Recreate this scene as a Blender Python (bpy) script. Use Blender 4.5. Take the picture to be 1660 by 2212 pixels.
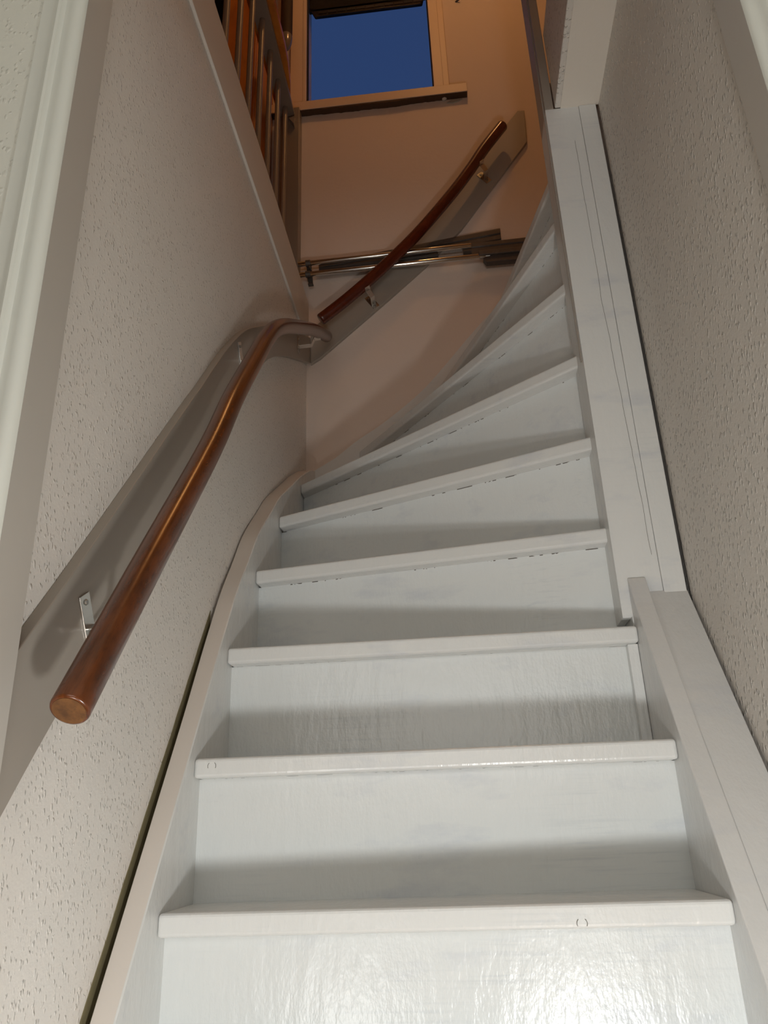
import bpy, bmesh, math, random
from mathutils import Vector, Matrix
random.seed(4)
for o in list(bpy.data.objects):
    bpy.data.objects.remove(o, do_unlink=True)
S = bpy.context.scene
C = S.collection

# ------------------------------------------------------------------ camera
cd = bpy.data.cameras.new('camera'); cam = bpy.data.objects.new('camera', cd); C.objects.link(cam)
R_ = Vector((0.9953, 0.0899, 0)); yaw, pit, rol = 0.0900, 0.3866, -0.0360
fw = Vector((-math.sin(yaw)*math.cos(pit), math.cos(yaw)*math.cos(pit), math.sin(pit)))
rt = Vector((math.cos(yaw), math.sin(yaw), 0)); up = rt.cross(fw)
r2 = math.cos(rol)*rt + math.sin(rol)*up; u2 = -math.sin(rol)*rt + math.cos(rol)*up
M = Matrix((r2, u2, -fw)).transposed().to_4x4(); M.translation = Vector((0.4273, -1.1247, 0.3054))
cam.matrix_world = M
cd.sensor_fit = 'VERTICAL'; cd.sensor_height = 36; cd.lens = 1672.2/2212*36; cd.clip_start = .01
S.camera = cam

# ------------------------------------------------------------------ world, lights, exposure
S.view_settings.view_transform = 'Standard'; S.view_settings.look = 'None'
S.view_settings.gamma = 1; S.view_settings.use_curve_mapping = False
S.view_settings.exposure = 0.3
W = bpy.data.worlds.new('dusk'); S.world = W; W.use_nodes = True
wn = W.node_tree.nodes; wl = W.node_tree.links
bg = wn['Background']; bg.inputs[1].default_value = 1.0
tc = wn.new('ShaderNodeTexCoord'); sp = wn.new('ShaderNodeSeparateXYZ'); mr = wn.new('ShaderNodeMapRange'); cr = wn.new('ShaderNodeValToRGB')
wl.new(tc.outputs['Generated'], sp.inputs[0]); wl.new(sp.outputs['Z'], mr.inputs[0]); wl.new(mr.outputs[0], cr.inputs[0]); wl.new(cr.outputs[0], bg.inputs[0])
cr.color_ramp.elements[0].color = (0.022, 0.048, 0.125, 1); cr.color_ramp.elements[1].color = (0.017, 0.036, 0.105, 1)

def lamp(name, loc, watt, col, rad):
    l = bpy.data.lights.new(name, 'POINT'); l.energy = watt; l.color = col; l.shadow_soft_size = rad
    o = bpy.data.objects.new(name, l); o.location = loc; C.objects.link(o); return o
lamp('floor_lamp_light', (.625, -.93, -.185), 17, (.985, 1.0, .985), .055)
lamp('second_floor_lamp_light', (.08, -.98, -.13), 5.5, (.985, 1.0, .985), .045)
al = bpy.data.lights.new('added_fill_light', 'AREA'); al.shape = 'RECTANGLE'; al.size = 1.2; al.size_y = .5; al.energy = 6.5; al.color = (1.0, .985, .955)  # unseen fill added to brighten the upper walls and even out the falloff
ao = bpy.data.objects.new('added_fill_light', al); ao.location = (.40, -2.3, .80); ao.rotation_euler = (math.radians(117), 0, 0); C.objects.link(ao)
lamp('upstairs_ceiling_light', (.64, .22, 4.32), 8.2, (1.0, .49, .17), .045)

# ------------------------------------------------------------------ helpers
def lin(r, g, b):
    f = lambda v: (v/255/12.92) if v/255 <= .04045 else ((v/255+.055)/1.055)**2.4
    return (f(r), f(g), f(b), 1)
class Mat:
    def __init__(s, name, col, rough=.5, metal=0, coat=0):
        s.m = bpy.data.materials.new(name); s.m.use_nodes = True
        s.n = s.m.node_tree.nodes; s.l = s.m.node_tree.links; s.b = s.n['Principled BSDF']
        s.b.inputs['Base Color'].default_value = col; s.b.inputs['Roughness'].default_value = rough
        s.b.inputs['Metallic'].default_value = metal; s.b.inputs['Coat Weight'].default_value = coat
        s.col = col; s.cur = None; s.bump = None
    def coord(s, scale=(1, 1, 1), uv=False):
        t = s.n.new('ShaderNodeTexCoord'); mp = s.n.new('ShaderNodeMapping'); mp.inputs['Scale'].default_value = scale
        s.l.new(t.outputs['UV' if uv else 'Object'], mp.inputs[0]); return mp.outputs[0]
    def noise(s, scale, vec, detail=4, rough=.55):
        t = s.n.new('ShaderNodeTexNoise'); t.inputs['Scale'].default_value = scale; t.inputs['Detail'].default_value = detail
        t.inputs['Roughness'].default_value = rough; s.l.new(vec, t.inputs['Vector']); return t.outputs[0]
    def ramp(s, fac, a, b, ca=0, cb=1):
        r = s.n.new('ShaderNodeMapRange'); r.inputs[1].default_value = a; r.inputs[2].default_value = b
        r.inputs[3].default_value = ca; r.inputs[4].default_value = cb; s.l.new(fac, r.inputs[0]); return r.outputs[0]
    def math(s, op, a, b=None):
        t = s.n.new('ShaderNodeMath'); t.operation = op
        for i, v in enumerate((a, b)):
            if v is None: continue
            if isinstance(v, (int, float)): t.inputs[i].default_value = v
            else: s.l.new(v, t.inputs[i])
        return t.outputs[0]
    def mix(s, fac, col):
        t = s.n.new('ShaderNodeMix'); t.data_type = 'RGBA'; s.l.new(fac, t.inputs[0])
        if s.cur is None: t.inputs[6].default_value = s.col
        else: s.l.new(s.cur, t.inputs[6])
        t.inputs[7].default_value = col; s.cur = t.outputs[2]; s.l.new(s.cur, s.b.inputs['Base Color']); return s
    def addbump(s, h, strength, dist):
        t = s.n.new('ShaderNodeBump'); t.inputs['Strength'].default_value = strength; t.inputs['Distance'].default_value = dist
        s.l.new(h, t.inputs['Height'])
        if s.bump is not None: s.l.new(s.bump, t.inputs['Normal'])
        s.bump = t.outputs[0]; s.l.new(s.bump, s.b.inputs['Normal']); return s

def white_paint(name, col=lin(221, 222, 220), smudge=.75, cracks=False):
    m = Mat(name, col, .27)
    v = m.coord((1.0, 3.0, 3.0))
    n = m.noise(5.5, v, 6, .6); f = m.ramp(n, .56, .76, 0, smudge*.75); m.mix(f, lin(192, 197, 206))
    v2 = m.coord((2, 60, 60)); n2 = m.noise(3, v2, 3); big = m.noise(3.5, m.coord(), 2)
    f2 = m.math('MULTIPLY', m.ramp(n2, .52, .8, 0, .38), m.ramp(big, .5, .65)); m.mix(f2, lin(176, 184, 192))
    if cracks:
        uv = m.coord(uv=True); sx = m.n.new('ShaderNodeSeparateXYZ'); m.l.new(uv, sx.inputs[0])
        near = m.math('LESS_THAN', sx.outputs['Y'], .0016)
        nn = m.noise(26, uv, 3, .7); gate = m.math('GREATER_THAN', nn, .53)
        nb = m.noise(4, uv, 1); g2 = m.math('GREATER_THAN', nb, .47)
        m.mix(m.math('MULTIPLY', m.math('MULTIPLY', near, gate), g2), lin(84, 78, 70))
    m.addbump(m.noise(38, m.coord((1.4, 1, .45)), 3), .35, .004)
    m.addbump(m.noise(230, m.coord((1, 1, .6)), 2), .30, .001)
    return m.m
def stipple(name, col, amt=1.0, rough=.42, scale=150, dens=.6):
    m = Mat(name, col, rough)
    v = m.coord((1, 1, .7))
    wn_ = m.n.new('ShaderNodeTexNoise'); wn_.inputs['Scale'].default_value = 120; m.l.new(v, wn_.inputs['Vector'])
    va = m.n.new('ShaderNodeVectorMath'); va.operation = 'MULTIPLY_ADD'; m.l.new(wn_.outputs['Color'], va.inputs[0]); va.inputs[1].default_value = (.009,)*3; m.l.new(v, va.inputs[2])
    vo = m.n.new('ShaderNodeTexVoronoi'); vo.inputs['Scale'].default_value = scale; m.l.new(va.outputs[0], vo.inputs['Vector'])
    w = m.n.new('ShaderNodeSeparateColor'); m.l.new(vo.outputs['Color'], w.inputs[0])
    gate = m.math('GREATER_THAN', w.outputs[0], dens)
    r = m.n.new('ShaderNodeMapRange'); r.interpolation_type = 'SMOOTHSTEP'
    m.l.new(vo.outputs['Distance'], r.inputs[0]); r.inputs[1].default_value = .02; r.inputs[2].default_value = .55; r.inputs[3].default_value = 1; r.inputs[4].default_value = 0
    h = m.math('MULTIPLY', gate, r.outputs[0])
    m.addbump(m.noise(9, m.coord(), 3), .25, .006)
    m.addbump(h, 1.0, .0020*amt); m.l.new(h, m.b.inputs['Coat Weight']); m.b.inputs['Coat Roughness'].default_value = .14; m.b.inputs['Specular IOR Level'].default_value = .3; m.l.new(m.bump, m.b.inputs['Coat Normal'])
    m.addbump(m.noise(200, m.coord(), 2), .4, .0012*amt)
    f = m.ramp(m.noise(4, m.coord(), 3), .45, .75, 0, .25); m.mix(f, tuple(c*.9 for c in col[:3]) + (1,))
    return m.m
def plaster(name, col, rough=.7, s=.25):
    m = Mat(name, col, rough)
    m.addbump(m.noise(70, m.coord(), 5), s, .002)
    vo = m.noise(16, m.coord(), 3); m.addbump(vo, s*.6, .004)
    return m.m
def wood(name, a, b, rough=.28, scale=(1, 1, .12), coat=.5, axis_noise=16):
    m = Mat(name, a, rough, 0, coat); m.b.inputs['Coat Roughness'].default_value = .22
    v = m.coord(scale); n = m.noise(axis_noise, v, 7, .62); m.mix(m.ramp(n, .38, .68, 0, 1), b)
    n2 = m.noise(axis_noise*5, v, 3); m.mix(m.ramp(n2, .55, .8, 0, .45), tuple(c*.35 for c in b[:3]) + (1,))
    m.addbump(m.noise(140, m.coord(), 2), .1, .0006)
    return m.m

WHITE = white_paint('stair_white_paint'); RISERW = white_paint('riser_white_paint', lin(220, 223, 222), .8, True)
BEIGE = plaster('old_beige_primer', lin(216, 209, 201), .5, .12)
GREYW = white_paint('greyish_white_paint', lin(214, 214, 212), .5)
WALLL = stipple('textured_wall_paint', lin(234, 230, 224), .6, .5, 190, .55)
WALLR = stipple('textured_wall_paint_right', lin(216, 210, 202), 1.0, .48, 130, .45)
WALLB = plaster('smooth_back_wall_paint', lin(224, 209, 197), .62, .35)
HALLW = stipple('hall_wall_paint', lin(222, 222, 212), .5, .6)
TAUPE = plaster('taupe_board_paint', lin(158, 150, 140), .38, .06)
TAUPED = plaster('taupe_gloss_paint', lin(140, 128, 116), .34, .05)
FASCIA = plaster('fascia_paint', lin(222, 215, 206), .6, .08)
SOFF = plaster('soffit_plaster', lin(226, 219, 208), .75, .4)
HALLD = stipple('hall_rear_wall_paint', lin(176, 168, 156), .4, .6)
CASING = plaster('casing_paint', lin(222, 224, 216), .35, .05)
DARKGAP = plaster('dark_gap_dirt', lin(84, 76, 60), .9, .3)
OLIVE = plaster('bare_olive_substrate', lin(122, 114, 84), .8, .6)
OLDGREY = plaster('old_grey_door_paint', lin(192, 187, 179), .4, .05)
RAILW = wood('rail_brown_wood', lin(108, 55, 19), lin(72, 34, 11), .26, (6, .8, .8), .35)
ENDW = wood('rail_end_grain', lin(122, 80, 38), lin(86, 54, 24), .7, (3, 3, 3), 0, 22)
ORANGEW = wood('orange_pine', lin(206, 130, 44), lin(176, 100, 30), .4, (1, 1, .2), .2, 9)
STEEL = Mat('bright_steel', (.62, .62, .60, 1), .16, 1).m
DSTEEL = Mat('dull_steel', (.36, .35, .33, 1), .34, 1).m
ZINC = Mat('bracket_zinc', (.66, .65, .62, 1), .26, 1).m
_d = Mat('grimy_dark_metal', lin(88, 82, 77), .5, .4); _d.mix(_d.ramp(_d.noise(60, _d.coord()), .55, .75, 0, .3), lin(120, 112, 100)); DARKM = _d.m
BLACKP = Mat('black_plastic', lin(5, 5, 5), .7).m
RUBBER = Mat('black_gasket', lin(12, 12, 14), .7).m
DBROWN = plaster('raw_dark_brown_wood', lin(74, 50, 30), .8, .3)
PIPEB = plaster('dark_brown_coating', lin(46, 30, 20), .75, .1)
GREYG = Mat('glossy_grey_cap', lin(128, 120, 112), .14, .1).m
CHIP = plaster('plaster_chip', lin(205, 200, 190), .8, .3)
FLOORM = wood('floor_boards', lin(150, 120, 92), lin(120, 92, 66), .5, (1, .1, 1), 0)
gl = Mat('window_glass', (1, 1, 1, 1), .0); gl.b.inputs['Transmission Weight'].default_value = 1; gl.b.inputs['IOR'].default_value = 1.02; GLASS = gl.m

def mesh(name, bm, mat, parent=None, smooth=False, bevel=0, seg=2):
    bmesh.ops.recalc_face_normals(bm, faces=bm.faces)
    me = bpy.data.meshes.new(name); bm.to_mesh(me); bm.free()
    for mm in (mat if isinstance(mat, (list, tuple)) else [mat]): me.materials.append(mm)
    if smooth:
        for p in me.polygons: p.use_smooth = True
    o = bpy.data.objects.new(name, me); C.objects.link(o)
    if parent is not None:
        o.parent = parent
        o.matrix_parent_inverse = Matrix.Translation(-parent.location)
    if bevel:
        b = o.modifiers.new('b', 'BEVEL'); b.width = bevel; b.segments = seg; b.limit_method = 'ANGLE'; b.angle_limit = math.radians(40)
        b.harden_normals = False
    return o
def box(bm, x0, x1, y0, y1, z0, z1):
    v = [bm.verts.new(p) for p in ((x0, y0, z0), (x1, y0, z0), (x1, y1, z0), (x0, y1, z0), (x0, y0, z1), (x1, y0, z1), (x1, y1, z1), (x0, y1, z1))]
    for f in ((0, 3, 2, 1), (4, 5, 6, 7), (0, 1, 5, 4), (1, 2, 6, 5), (2, 3, 7, 6), (3, 0, 4, 7)): bm.faces.new([v[i] for i in f])
def bx(*a):
    bm = bmesh.new()
    if isinstance(a[0], (tuple, list)):
        for t in a: box(bm, *t)
    else: box(bm, *a)
    return bm
def prism(pts, axis, a, b, bm=None):
    """closed polygon (2D) extruded along an axis from a to b"""
    bm = bm or bmesh.new()
    def P(p, t):
        return {'x': (t, p[0], p[1]), 'y': (p[0], t, p[1]), 'z': (p[0], p[1], t)}[axis]
    A = [bm.verts.new(P(p, a)) for p in pts]; B = [bm.verts.new(P(p, b)) for p in pts]
    n = len(pts); bm.faces.new(A); bm.faces.new(B[::-1])
    for i in range(n): bm.faces.new((A[i], A[(i+1) % n], B[(i+1) % n], B[i]))
    return bm
def tube(path, r, seg=24, caps=True, bm=None, rnd=0):
    bm = bm or bmesh.new(); P = [Vector(p) for p in path]; n = len(P); rings = []
    T = [(P[min(i+1, n-1)]-P[max(i-1, 0)]).normalized() for i in range(n)]
    nrm = T[0].orthogonal().normalized(); pts = []
    for i in range(n):
        nrm = (nrm - T[i]*nrm.dot(T[i])).normalized(); bi = T[i].cross(nrm)
        pts.append((P[i], nrm.copy(), bi, r))
    if rnd:
        a, b = pts[0], pts[-1]
        pts = [(a[0], a[1], a[2], r-rnd), (a[0]+T[0]*rnd*.3, a[1], a[2], r-rnd*.3), (a[0]+T[0]*rnd, a[1], a[2], r)] + pts[1:-1] + \
              [(b[0]-T[-1]*rnd, b[1], b[2], r), (b[0]-T[-1]*rnd*.3, b[1], b[2], r-rnd*.3), (b[0], b[1], b[2], r-rnd)]
    for (p, a, b, rr) in pts:
        rings.append([bm.verts.new(p + (a*math.cos(t)+b*math.sin(t))*rr) for t in [2*math.pi*k/seg for k in range(seg)]])
    for A, B in zip(rings, rings[1:]):
        for k in range(seg): bm.faces.new((A[k], A[(k+1) % seg], B[(k+1) % seg], B[k]))
    if caps: bm.faces.new(rings[0][::-1]).material_index = 0; bm.faces.new(rings[-1])
    return bm
def smoothpath(pts, k=8):
    P = [Vector(p) for p in pts]; out = []
    for i in range(len(P)-1):
        p0, p1, p2, p3 = P[max(i-1, 0)], P[i], P[i+1], P[min(i+2, len(P)-1)]
        for j in range(k):
            t = j/k; out.append(.5*((2*p1)+(p2-p0)*t+(2*p0-5*p1+4*p2-p3)*t*t+(3*p1-p0-3*p2+p3)*t**3))
    out.append(P[-1]); return out
def smooth_by_angle(o, deg=35):
    for p in o.data.polygons: p.use_smooth = True
    o.data.set_sharp_from_angle(angle=math.radians(deg))
def struct(name, bm, mat, **k):
    o = mesh(name, bm, mat, **k); o['kind'] = 'structure'; return o
def tag(o, label, cat, group=None):
    o['label'] = label; o['category'] = cat
    if group: o['group'] = group
    return o
def thing(name, label, cat, loc, group=None):
    o = bpy.data.objects.new(name, None); o.empty_display_size = .05; o.location = loc; C.objects.link(o)
    return tag(o, label, cat, group)

# ------------------------------------------------------------------ room shell
D = 1.199; WL = -.041; WR = .8565; CEIL = 4.45; FLR = -.416
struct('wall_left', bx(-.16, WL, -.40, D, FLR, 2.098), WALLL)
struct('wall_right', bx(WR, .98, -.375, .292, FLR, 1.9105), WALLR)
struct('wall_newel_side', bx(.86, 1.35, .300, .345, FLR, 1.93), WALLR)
struct('wall_landing_end', bx(1.30, 1.38, .345, D, FLR, 1.99), WALLB)
# back wall with the window opening
wx0, wx1, wz0, wz1 = -.085, .535, 3.09, 4.02
struct('wall_back', bx((-1.6, wx0, D, D+.14, FLR, CEIL), (wx1, 2.0, D, D+.14, FLR, CEIL), (wx0, wx1, D, D+.14, FLR, wz0), (wx0, wx1, D, D+.14, wz1, CEIL)), WALLB)
# upstairs storey
struct('floor_upstairs', bx((-1.6, -.045, -1.6, D, 1.99, 2.092), (.98, 2.0, -1.6, D, 1.93, 2.14)), FLOORM)
struct('trim_1', bx(WL, WL+.0075, -.33, D, 1.925, 2.104), FASCIA, bevel=.0015)
struct('wall_upstairs_left', bx(-1.7, -1.6, -1.6, D+.14, 1.99, CEIL), WALLB)
struct('wall_upstairs_right', bx(2.0, 2.1, -1.6, D+.14, 1.93, CEIL), WALLB)
struct('wall_upstairs_front', bx(-1.7, 2.1, -1.7, -1.6, 1.93, CEIL), WALLB)
struct('ceiling', bx(-1.7, 2.1, -1.7, D+.14, CEIL, CEIL+.1), WALLB)
# floor edge beam above the newel, running back over the stairs
struct('beam_side', bx((.752, .98, -.40, .2915, 1.9105, 2.168)), WALLR, bevel=.003)
struct('trim_2', bx(.7655, .857, -.33, .2905, 1.9085, 1.912), SOFF)
# lower hall behind the doorway
struct('floor', bx(-1.2, 2.0, -2.6, D, FLR-.05, FLR), FLOORM)
struct('wall_hall_left', bx(-1.2, -.087, -.434, -.40, FLR, 1.93), HALLW)
struct('wall_hall_right', bx(.902, 2.0, -.414, -.375, FLR, 1.93), HALLW)
struct('wall_hall_top', bx(-.105, .925, -.434, -.385, 1.70, 1.99), HALLW)
struct('wall_hall_west', bx(-1.3, -1.2, -2.6, -.345, FLR, 1.93), HALLD)
struct('wall_hall_east', bx(2.0, 2.1, -2.6, -.30, FLR, 1.93), HALLD)
struct('wall_hall_rear', bx(-1.3, 2.1, -2.7, -2.6, FLR, 1.93), HALLD)
struct('ceiling_hall', bx((-1.3, 2.1, -2.7, -1.6, 1.90, 1.93), (-1.3, -.045, -1.6, -.345, 1.90, 1.985), (-.045, .752, -1.6, -.345, 1.90, 2.09), (.752, 2.1, -1.6, -.345, 1.90, 1.93)), HALLW)
# moulded door casings: profile in plan, extruded upright
def casing(name, mir):
    jamb = [(-.0415, -.378), (-.022, -.378), (-.022, -.4375), (-.030, -.4375), (-.0415, -.4375)]
    pr = [(-.0222, -.4378), (-.0235, -.4425), (-.0275, -.4460), (-.0335, -.4475), (-.040, -.4462), (-.0465, -.4430), (-.0505, -.4420),
          (-.0530, -.4435), (-.0550, -.4475), (-.0585, -.4485), (-.0615, -.4470), (-.0630, -.4430), (-.0655, -.4410), (-.0865, -.4400), (-.0875, -.430), (-.0875, -.40), (-.0415, -.40), (-.0415, -.4378)]
    if mir: f = lambda x, y: (.8155-x, y+.020)
    else: f = lambda x, y: (x, y)
    o = struct(name, prism([f(*p) for p in pr], 'z', FLR, 1.70), CASING); smooth_by_angle(o, 40)
    mesh('jamb', prism([f(*p) for p in jamb], 'z', FLR, 1.70), OLDGREY, o); return o
casing('trim_3', False); casing('trim_4', True)
struct('trim_5', bx(-.0875, .903, -.44, -.36, 1.70, 1.76), CASING, bevel=.003)

# ------------------------------------------------------------------ window
win = bpy.data.objects.new('window_1', None); win.location = (.22, D, 3.1); C.objects.link(win); win['kind'] = 'structure'
TAN = plaster('window_frame_paint', lin(222, 200, 176), .45, .06)
fr = bmesh.new()
for t in ((-.115, -.052, 1.181, 1.335, 3.10, 4.08), (.496, .553, 1.181, 1.335, 3.10, 4.08), (-.052, .496, 1.181, 1.335, 3.98, 4.08), (-.052, .496, 1.19, 1.335, 3.085, 3.128)): box(fr, *t)
mesh('frame', fr, TAN, win, bevel=.003)
mesh('casement', bx((.4885, .5285, 1.174, 1.215, 3.105, 3.99), (-.0605, -.046, 1.179, 1.215, 3.105, 3.99)), TAN, win, bevel=.002)
mesh('gasket', bx((-.052, -.0405, 1.197, 1.215, 3.13, 3.98), (.4835, .494, 1.197, 1.215, 3.13, 3.98), (-.0405, .4835, 1.205, 1.215, 3.125, 3.133)), RUBBER, win)
mesh('pane', bx(-.046, .490, 1.207, 1.211, 3.13, 3.985), GLASS, win)
sl = mesh('sill', bx(-.22, .622, 1.169, 1.30, 3.0574, 3.105), TAN, win, bevel=.002)
# raw timber strip under the sill where plaster broke away
edge = []; x = -.2
while x < .62:
    zz = 3.0525 - .003*math.sin(x*9) + random.uniform(-.0018, .0018)
    if .25 < x < .36: zz -= .003
    if x > .54: zz = 3.0555
    edge.append((x, zz)); x += .012
under = mesh('raw_timber', prism([(-.2, 3.0572)] + edge + [(.62, 3.0555), (.62, 3.0572)], 'y', 1.171, 1.2005), DBROWN, win)
tag_b = bmesh.new(); bmesh.ops.create_icosphere(tag_b, subdivisions=3, radius=.0075)
for v in tag_b.verts: v.co.x *= 1.3; v.co.z *= .7; v.co += v.co.normalized()*random.uniform(-.0008, .0008)
bmesh.ops.translate(tag_b, vec=(.527, 1.190, 3.052), verts=tag_b.verts)
mesh('plaster_crumb', tag_b, CHIP, win, smooth=True)
pts = [(.535, 3.034), (.56, 3.030), (.585, 3.038), (.60, 3.047), (.585, 3.050), (.56, 3.049), (.548, 3.042)]
mesh('plaster_flake', prism(pts, 'y', 1.194, 1.199), plaster('grey_plaster', lin(176, 172, 160), .9, .5), win)

# slatted blind box outside, in the head of the window
bl = thing('window_blind', 'black ribbed blind box at the top of the window, against the dark blue sky', 'blind', (.22, 1.26, 3.73))
mesh('head_box', bx(-.05, .485, 1.262, 1.275, 3.775, 4.0), BLACKP, bl, bevel=.003)
mesh('bottom_bar', prism([(-.018, 3.733), (.463, 3.733), (.468, 3.737), (.474, 3.765), (.474, 3.79), (-.044, 3.79), (-.024, 3.738)], 'y', 1.262, 1.27), BLACKP, bl, bevel=.001)
for i in range(11):
    x0 = -.006 + i*.0435
    mesh('rib', bx(x0, x0+.039, 1.2575, 1.263, 3.751, 3.766), Mat('rib_grey', lin(32, 31, 28), .6).m if i == 0 else bpy.data.materials['rib_grey'], bl, bevel=.001)
mesh('lower_lip', bx(-.014, .460, 1.2570, 1.263, 3.7345, 3.746), bpy.data.materials['rib_grey'], bl, bevel=.001)

# ------------------------------------------------------------------ staircase
h = .208; T = .030; SS = .032
stair = thing('staircase', 'white painted wooden winder staircase turning right, with closed risers and newel', 'staircase', (.37, -.3, FLR))
# nosing lines: k -> left point, right point (left end lies on the left or back string)
BY = 1.150
N = {-1: ((0, -.266), (.747, -.262)), 0: ((0, -.132), (.747, -.131)), 1: ((0, .006), (.747, -.006)), 2: ((0, .118), (.747, .136)), 3: ((0, .268), (.747, .270)),
     4: ((0, .448), (.737, .320)), 5: ((0, .654), (.737, .334)), 6: ((0, .921), (.737, .347)), 7: ((.146, BY), (.737, .359)),
     8: ((.414, BY), (.737, .389)), 9: ((.598, BY), (.765, .41)), 10: ((.795, BY), (.815, .42))}
def off(seg, d):   # shift a nosing line backwards (up the stairs) by d
    a, b = Vector(seg[0]), Vector(seg[1]); t = (b-a).normalized(); n = Vector((-t.y, t.x))
    return a+n*d, b+n*d
def ext(seg, l, r):
    a, b = seg; t = (b-a).normalized(); return a-t*l, b+t*r
def tread_poly(k):
    a, b = Vector(N[k][0]), Vector(N[k][1])
    if k+1 in N: c, d = off(N[k+1], SS+.012)
    else: c, d = Vector((1.3, BY)), Vector((1.3, .42))
    poly = [a, b, d]
    poly.append(c)
    if k == 6: poly.append(Vector((0, BY)))
    return poly
def clampy(p):
    return (max(-.001, p[0]), min(p[1], BY+.02))
for k in range(-1, 11):
    z = k*h if k != 10 else 10*h
    poly = [clampy(p) for p in tread_poly(k)]
    bm = prism(poly, 'z', z-T, z)
    o = mesh('tread', bm, WHITE, stair, bevel=.0055, seg=3)
    # small cove moulding under the nosing (seen from below on the upper steps)
    a, b = off(N[k], SS); zt = z-T
    a, b = a.copy(), b.copy(); tdir = (b-a).normalized()
    ar, br = a.copy(), b.copy()
    if k <= 6: ar = a - tdir*(.024 if k > 3 else .004); br = b + tdir*.004
    n = Vector((-tdir.y, tdir.x))
    zb = (k-1)*h
    bm = bmesh.new(); uvl = bm.loops.layers.uv.new('UVMap')
    L = (br-ar).length
    q = [(ar, zt), (br, zt), (br, zb-.004), (ar, zb-.004)]
    f = [bm.verts.new((p.x, p.y, zz)) for p, zz in q]; g = [bm.verts.new((p.x+n.x*.014, p.y+n.y*.014, zz)) for p, zz in q]
    F = bm.faces.new(f)
    for lp, uvv in zip(F.loops, ((0, 0), (L, 0), (L, h-T), (0, h-T))): lp[uvl].uv = (uvv[0]+k*3.1, uvv[1]*(2.6 if k < 4 else 1.0)+(.0009 if k < 4 else 0))
    G = bm.faces.new(g[::-1])
    rest = [bm.faces.new((f[i], g[i], g[(i+1) % 4], f[(i+1) % 4])) for i in range(4)]
    for ff in [G]+rest:
        for lp in ff.loops: lp[uvl].uv = (0, .1)
    mesh('riser', bm, RISERW, stair)
# left string: curved top edge (y, z)
base = [(-.343, .245-.53)]
top = [(-.343, .268+1.54*-.343), (-.1, .268-.154), (0, .268), (.1, .422), (.2, .576), (.25, .651), (.32, .750), (.394, .836), (.469, .925), (.579, 1.022), (.667, 1.099), (.814, 1.20), (.933, 1.281), (1.069, 1.362), (BY+.02, 1.405)]
dense = smoothpath([(0, y, z) for y, z in top], 5)
bm = bmesh.new(); rows = []
def wthick(y): return .031 if y < .15 else min(.0395, .031+(y-.15)*.021)
for p in dense:
    y, z = p.y, p.z; w = wthick(y); c_ = .0022
    sl_ = z-.55
    rows.append([bm.verts.new(q) for q in ((0, y, sl_), (0, y, z-c_), (-c_, y, z), (-w+.001, y, z), (-w, y, z-.002), (-w, y, sl_))])
for A, B in zip(rows, rows[1:]):
    for i in range(6):
        F = bm.faces.new((A[i], A[(i+1) % 6], B[(i+1) % 6], B[i]))
        if i in (2, 3, 4): F.material_index = 1
bm.faces.new(rows[0]); bm.faces.new(rows[-1][::-1])
o = mesh('left_string', bm, [WHITE, BEIGE], stair); smooth_by_angle(o, 30)
# back string on the back wall
bt = smoothpath([(-.03, BY, 1.375), (0, BY, 1.400), (.068, BY, 1.440), (.137, BY, 1.494), (.231, BY, 1.556), (.342, BY, 1.645), (.42, BY, 1.725), (.60, BY, 1.935), (.80, BY, 2.13)], 4)
bm = prism([(p.x, p.z) for p in bt] + [(.80, 1.6), (.42, 1.2), (.1, 1.0), (-.03, .95)], 'y', BY, D-.001)
mesh('back_string', bm, WHITE, stair)
# right string: flat topped, two boards
def rs(x0, x1, tp, drop=.55):
    pts = tp + [(tp[-1][0], tp[-1][1]-drop), (tp[0][0], tp[0][1]-drop)]
    return prism(pts, 'x', x0, x1)
mesh('right_string', rs(.747, .7795, [(-.343, -.299), (.109, .415), (.258, .662), (.286, .7155), (.2895, .718)]), GREYW, stair, bevel=.002)
mesh('string_cap', rs(.780, .8505, [(-.343, -.30), (.084, .370), (.2895, .690)]), GREYW, stair, bevel=.0012)
mesh('inner_filler', bx(.7475, .80, .292, .40, .30, .66), WHITE, stair)
# newel: a stepped post front plus a thin side board carrying on up
np_ = [(.7285, .643), (.7435, .643), (.7455, .645), (.7455, .60), (.8085, .60), (.8085, 1.909), (.7285, 1.909)]
mesh('newel_post', prism(np_, 'y', .290, .383), WHITE, stair, bevel=.0015)
mesh('newel_strip', bx(.8088, .8495, .287, .298, .676, 1.9085), WHITE, stair, bevel=.002)
mesh('newel_extension', bx(.7285, .7495, .290, .383, 1.909, CEIL-.001), TAUPE, stair, bevel=.0015)
mesh('newel_bead', bx(.7262, .7290, .305, .309, 1.2, CEIL-.001), TAUPE, stair)
mesh('inner_string', bx(.741, .80, .36, .40, .60, 2.08), WHITE, stair)
mesh('corner_strip', bx(.7285, .7465, .284, .305, 2*h, 3*h-T), WHITE, stair, bevel=.0012)
# plastered rubbish in the gap beside the left string
struct('trim_6', prism([(-.34+i*.02, .277+1.54*(-.34+i*.02)-.022*max(0, i*.02-.3)+random.uniform(-.002, .002)) for i in range(32)] + [(.28, .4), (-.34, -.6)], 'x', WL-.0005, WL+.0012), OLIVE)
# hairline crack down the newel front
cr_ = []; x = .787; z = 1.80
pth = []
while z > .74:
    pth.append((x, .2895, z)); z -= .02; x += random.uniform(-.0009, .0012)*1.0
    x = min(max(x, .783), .799)
mesh('crack', tube(pth, .0003, 5), DARKGAP, stair)

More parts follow.
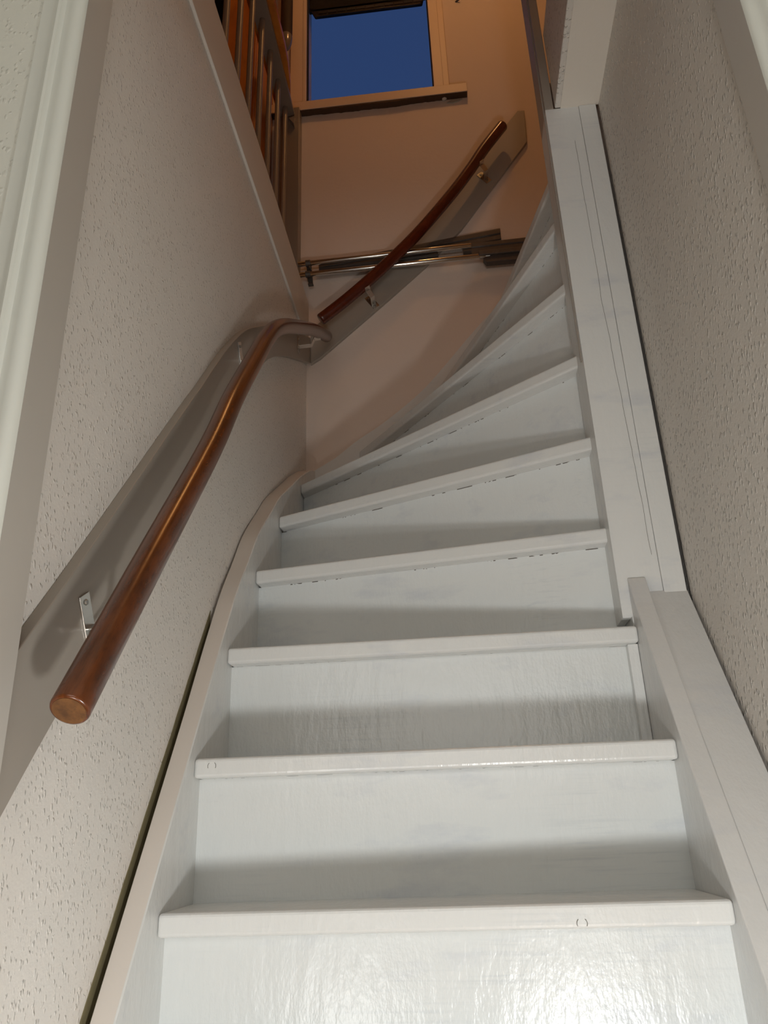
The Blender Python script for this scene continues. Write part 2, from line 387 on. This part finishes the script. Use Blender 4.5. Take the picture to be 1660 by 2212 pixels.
# wood plug rings showing through the paint on two nosings
for (px_, py_, pz_) in ((.5586, -.0038, .1845), (.0289, .1183, .4035)):
    for a0, a1 in ((-.5, .9), (2.3, 3.6)):
        pth = [(px_+.0065*math.cos(a0+(a1-a0)*t/8), py_, pz_+.0065*math.sin(a0+(a1-a0)*t/8)) for t in range(9)]
        mesh('plug_mark', tube(pth, .00035, 5), DARKGAP, stair)

# ------------------------------------------------------------------ handrail boards
def backing(label, pts, axis, a, b, group=None):
    o = mesh('mounting_board', prism(pts, axis, a, b), TAUPE, bevel=.0015); tag(o, label, 'board', group); return o
topl = smoothpath([(0, -.376, .484), (0, -.257, .630), (0, .037, 1.003), (0, .111, 1.094), (0, .219, 1.232), (0, .308, 1.336), (0, .380, 1.410), (0, .468, 1.483), (0, .644, 1.612), (0, .9, 1.775), (0, 1.184, 1.945)], 4)
botl = smoothpath([(0, 1.184, 1.837), (0, .904, 1.677), (0, .739, 1.575), (0, .638, 1.503), (0, .563, 1.438), (0, .45, 1.318), (0, .2, 1.012), (0, -.1, .648), (0, -.284, .427), (0, -.376, .308)], 4)
backing('taupe painted board on the left wall behind the lower handrail, curving up to the corner', [(p.y, p.z) for p in topl+botl], 'x', WL, -.0245)
backing('taupe painted board behind the upper handrail on the back wall, cut square at top', [(-.023, 1.835), (.012, 1.857), (.269, 2.087), (.406, 2.214), (.548, 2.369), (.832, 2.767), (.838, 2.932), (.812, 2.934), (.66, 2.73), (.5, 2.52), (.36, 2.35), (.22, 2.20), (.10, 2.085), (-.023, 1.98)], 'y', 1.184, D)

def bracket(root, origin, nrm, upd):
    """steel strip bracket: plate on the board, arm out, angled up to a saddle under the rail"""
    o = Vector(origin); n = Vector(nrm); u = Vector(upd).normalized(); s = n.cross(u)
    bm = bmesh.new()
    def strip(p, q, w, t, nn):
        ww = s*w/2; tt = nn*t/2
        vs = [bm.verts.new(x) for x in (p-ww-tt, p+ww-tt, p+ww+tt, p-ww+tt, q-ww-tt, q+ww-tt, q+ww+tt, q-ww+tt)]
        for f in ((0, 3, 2, 1), (4, 5, 6, 7), (0, 1, 5, 4), (1, 2, 6, 5), (2, 3, 7, 6), (3, 0, 4, 7)): bm.faces.new([vs[i] for i in f])
    strip(o+n*.0012-u*.030, o+n*.0012+u*.030, .026, .0022, n)
    strip(o+n*.002-u*.012, o+n*.044-u*.010, .018, .0022, u)
    strip(o+n*.044-u*.011, o+n*.054+u*.014, .018, .0022, (n*.9-u*.4).normalized())
    strip(o+n*.053+u*.014, o+n*.074+u*.016, .020, .0022, u)
    br = mesh('bracket', bm, ZINC, root, bevel=.0006)
    for dz in (.020, -.020):
        sc = bmesh.new(); bmesh.ops.create_cone(sc, cap_ends=True, segments=16, radius1=.0042, radius2=.003, depth=.0022)
        rotm = Vector((0, 0, 1)).rotation_difference(n).to_matrix()
        bmesh.ops.rotate(sc, matrix=rotm, verts=sc.verts); bmesh.ops.translate(sc, vec=o+n*.0032+u*dz, verts=sc.verts)
        mesh('screw', sc, DSTEEL, br)
    return br

hr = thing('handrail', 'long round brown wooden handrail on the left wall, gooseneck bend at its top', 'handrail', (.045, -.387, .423), 'round brown wooden handrails')
path = smoothpath([(.045, -.387, .421), (.045, -.22, .636), (.045, -.02, .892), (.045, .092, 1.053), (.045, .223, 1.221), (.045, .30, 1.318), (.045, .372, 1.397), (.045, .47, 1.479), (.045, .602, 1.572), (.045, .83, 1.725), (.045, .981, 1.818), (.045, 1.125, 1.902)], 8)
bm = tube(path, .0202, 40, rnd=.003); 
o = mesh('rail', bm, RAILW, hr); smooth_by_angle(o, 50)
d0 = (Vector(path[0])-Vector(path[1])).normalized()
o = mesh('end_grain', tube([Vector(path[0])+d0*.0006, Vector(path[0])-d0*.002], .0168, 40), ENDW, hr); smooth_by_angle(o, 50)
for (y, z, u) in ((-.236, .556, (0, -.55, .83)), (.350, 1.322, (0, -.6, .8)), (.975, 1.776, (0, 0, 1))): bracket(hr, (-.0245, y, z), (1, 0, 0), u)

hr2 = thing('handrail', 'short reddish brown handrail rising to the right on the back wall', 'handrail', (.0235, 1.122, 1.972), 'round brown wooden handrails')
p2 = smoothpath([(.0235, 1.122, 1.972), (.1282, 1.122, 2.0577), (.2428, 1.122, 2.1647), (.3802, 1.122, 2.3077), (.5145, 1.122, 2.474), (.5992, 1.122, 2.5939), (.6571, 1.122, 2.6858), (.7391, 1.122, 2.7979)], 8)
RAILR = wood('rail_reddish_wood', lin(96, 34, 16), lin(72, 24, 10), .2, (.8, 6, .8), .5)
o = mesh('rail', tube(p2, .0215, 36, rnd=.005), RAILR, hr2); smooth_by_angle(o, 50)
for (x, z, u) in ((.203, 2.074, (-.55, 0, .84)), (.652, 2.605, (-.6, 0, .8))): bracket(hr2, (x, 1.184, z), (0, -1, 0), u)

# ------------------------------------------------------------------ stored metal pieces across the back wall
TY = 1.155
for (xa, za, xb, zb, lab) in ((-.16, 2.251, .577, 2.263, 'upper of the two bright steel tubes lying across the back wall'),
                              (-.16, 2.202, .625, 2.211, 'lower of the two bright steel tubes lying across the back wall')):
    o = mesh('steel_tube', tube([(xa, TY, za), (xb, TY, zb)], .0098, 24, rnd=.001), STEEL); smooth_by_angle(o, 40)
    tag(o, lab, 'tube', 'steel tubes on the back wall')
cl = thing('tube_clamp', 'dark steel clamp joining the two tubes near the left wall', 'clamp', (-.025, 1.165, 2.21))
for zc in (2.253, 2.2035):
    mesh('collar', tube([(-.037, TY, zc), (-.019, TY, zc+.0003)], .0125, 20), DARKM, cl, bevel=.0008)
mesh('clamp_plate', prism([(-.040, 2.272), (-.020, 2.272), (-.016, 2.225), (-.012, 2.162), (-.027, 2.162), (-.034, 2.20), (-.036, 2.24)], 'y', 1.169, 1.174), DARKM, cl, bevel=.001)
mesh('clamp_foot', bx(-.029, -.010, 1.158, 1.172, 2.160, 2.166), DARKM, cl, bevel=.001)
mesh('clamp_screw', tube([(-.020, 1.166, 2.232), (-.020, 1.145, 2.230)], .004, 10), DSTEEL, cl)
def channel(name, xa, za0, za1, xb, zb0, zb1, y0, lab, mat, groove=True, cat='rail', group=None):
    """folded metal channel seen on edge: profile with ridges swept from (xa) to (xb)"""
    prof = [(0, 0), (0, .06), (-.35, .10), (-.35, .42), (-.1, .46), (-.1, .54), (-.45, .58), (-.45, .88), (-.2, 1), (0.05, 1), (.05, 0)] if groove else [(-.1, 0), (-.1, .62), (-.35, .66), (-.35, .96), (-.2, 1), (.1, 1), (.1, 0)]
    bm = bmesh.new(); A = []; B = []
    for (dy, t) in prof:
        A.append(bm.verts.new((xa, y0+dy*.012, za0+(za1-za0)*t))); B.append(bm.verts.new((xb, y0+dy*.012, zb0+(zb1-zb0)*t)))
    n = len(prof)
    bm.faces.new(A); bm.faces.new(B[::-1])
    for i in range(n): bm.faces.new((A[i], A[(i+1) % n], B[(i+1) % n], B[i]))
    o = mesh(name, bm, mat, bevel=.0006); tag(o, lab, cat, group); return o
channel('metal_channel', .008, 2.222, 2.268, .690, 2.296, 2.352, 1.1830, 'grooved grey metal channel tilted behind the upper steel tube', DARKM)
channel('metal_strip', .012, 2.208, 2.240, .455, 2.231, 2.254, 1.1722, 'flat dark metal strip lying between the two steel tubes', DARKM, False)
channel('metal_bracket_bar', .546, 2.234, 2.284, .90, 2.234, 2.290, 1.172, 'wide dark bar beyond the right end of the upper steel tube', DARKM, False, 'bar')
g = thing('telescopic_bar', 'worn dark bar at the right end of the lower steel tube', 'bar', (.6, 1.158, 2.2))
mesh('sleeve', bx(.600, .90, 1.142, 1.164, 2.205, 2.226), DARKM, g, bevel=.003)
mesh('body', prism([(.626, 2.178), (.90, 2.178), (.90, 2.206), (.63, 2.206), (.615, 2.196)], 'y', 1.150, 1.175), DARKM, g, bevel=.001)
mesh('collar', tube([(.604, 1.158, 2.2105), (.640, 1.158, 2.211)], .0115, 20), DSTEEL, g)

# ------------------------------------------------------------------ balustrade upstairs
ba = thing('balustrade', 'taupe landing balustrade of round balusters above the left wall', 'balustrade', (-.116, .4, 2.092))
b0 = None
for i in range(13):
    y = 1.103 - i*.1232
    if b0 is None:
        o = mesh('baluster', tube([(-.1145, y, 2.094), (-.1145, y, 2.999)], .0098, 20), TAUPED, ba); smooth_by_angle(o, 40); b0 = o
    else:
        o = b0.copy(); C.objects.link(o); o.location = (0, -i*.1232, 0)
mesh('underboard', bx(-.142, -.0845, -.60, 1.178, 2.999, 3.018), TAUPED, ba, bevel=.0015)
mesh('top_rail', prism([(-.157, -.60), (-.060, -.60), (-.060, .86), (-.064, .93), (-.075, 1.02), (-.092, 1.10), (-.157, 1.12)], 'z', 3.020, 3.052), ORANGEW, ba, bevel=.006, seg=3)
mesh('end_post', bx(-.155, -.0655, 1.145, 1.198, 2.093, 3.046), TAUPED, ba, bevel=.001)
mesh('rail_gusset', prism([(-.103, 2.96), (-.078, 2.972), (-.083, 2.93)], 'y', 1.120, 1.144), TAUPED, ba)
# tall pine cupboard on the landing
cu = thing('pine_cupboard', 'tall narrow orange pine cupboard on the upstairs landing, seen between the balusters', 'cupboard', (-.36, 1.0, 2.092))
mesh('body', bx(-.335, -.19, .95, 1.198, 2.093, 4.15), ORANGEW, cu, bevel=.003)
mesh('door', bx(-.330, -.195, .938, .950, 2.12, 4.1), ORANGEW, cu, bevel=.003)
Mat('black_cloth', lin(10, 11, 16), .9)
cbm = bmesh.new(); prof = [(-1.15+i*.013, 1.06+.014*math.sin(i*1.1)) for i in range(62)]
prism(prof + [(a, b+.004) for a, b in prof[::-1]], 'z', 2.12, 4.3, cbm)
o = mesh('curtain', cbm, bpy.data.materials['black_cloth']); tag(o, 'black curtain hanging upstairs left of the pine cupboard', 'curtain')

# hanging brown pipe with domed grey end
pp = thing('hanging_pipe', 'dark brown upright pipe with a glossy rounded grey end, left of the window', 'pipe', (-.115, 1.1, 3.32))
o = mesh('tube', tube([(-.115, 1.1, 3.40), (-.115, 1.1, 4.449)], .0255, 28), PIPEB, pp); smooth_by_angle(o, 40)
cm = bmesh.new(); bmesh.ops.create_uvsphere(cm, u_segments=28, v_segments=18, radius=.0262)
for v in cm.verts:
    v.co.z = v.co.z*(2.9 if v.co.z < 0 else .8) ; v.co += Vector((-.115, 1.1, 3.402))
mesh('end_cap', cm, GREYG, pp, smooth=True)
# nail stub in the back wall
o = mesh('nail', tube([(.612, 1.199, 3.634), (.628, 1.190, 3.634)], .0035, 8), DARKM); tag(o, 'tiny dark nail stub in the back wall right of the window', 'nail')
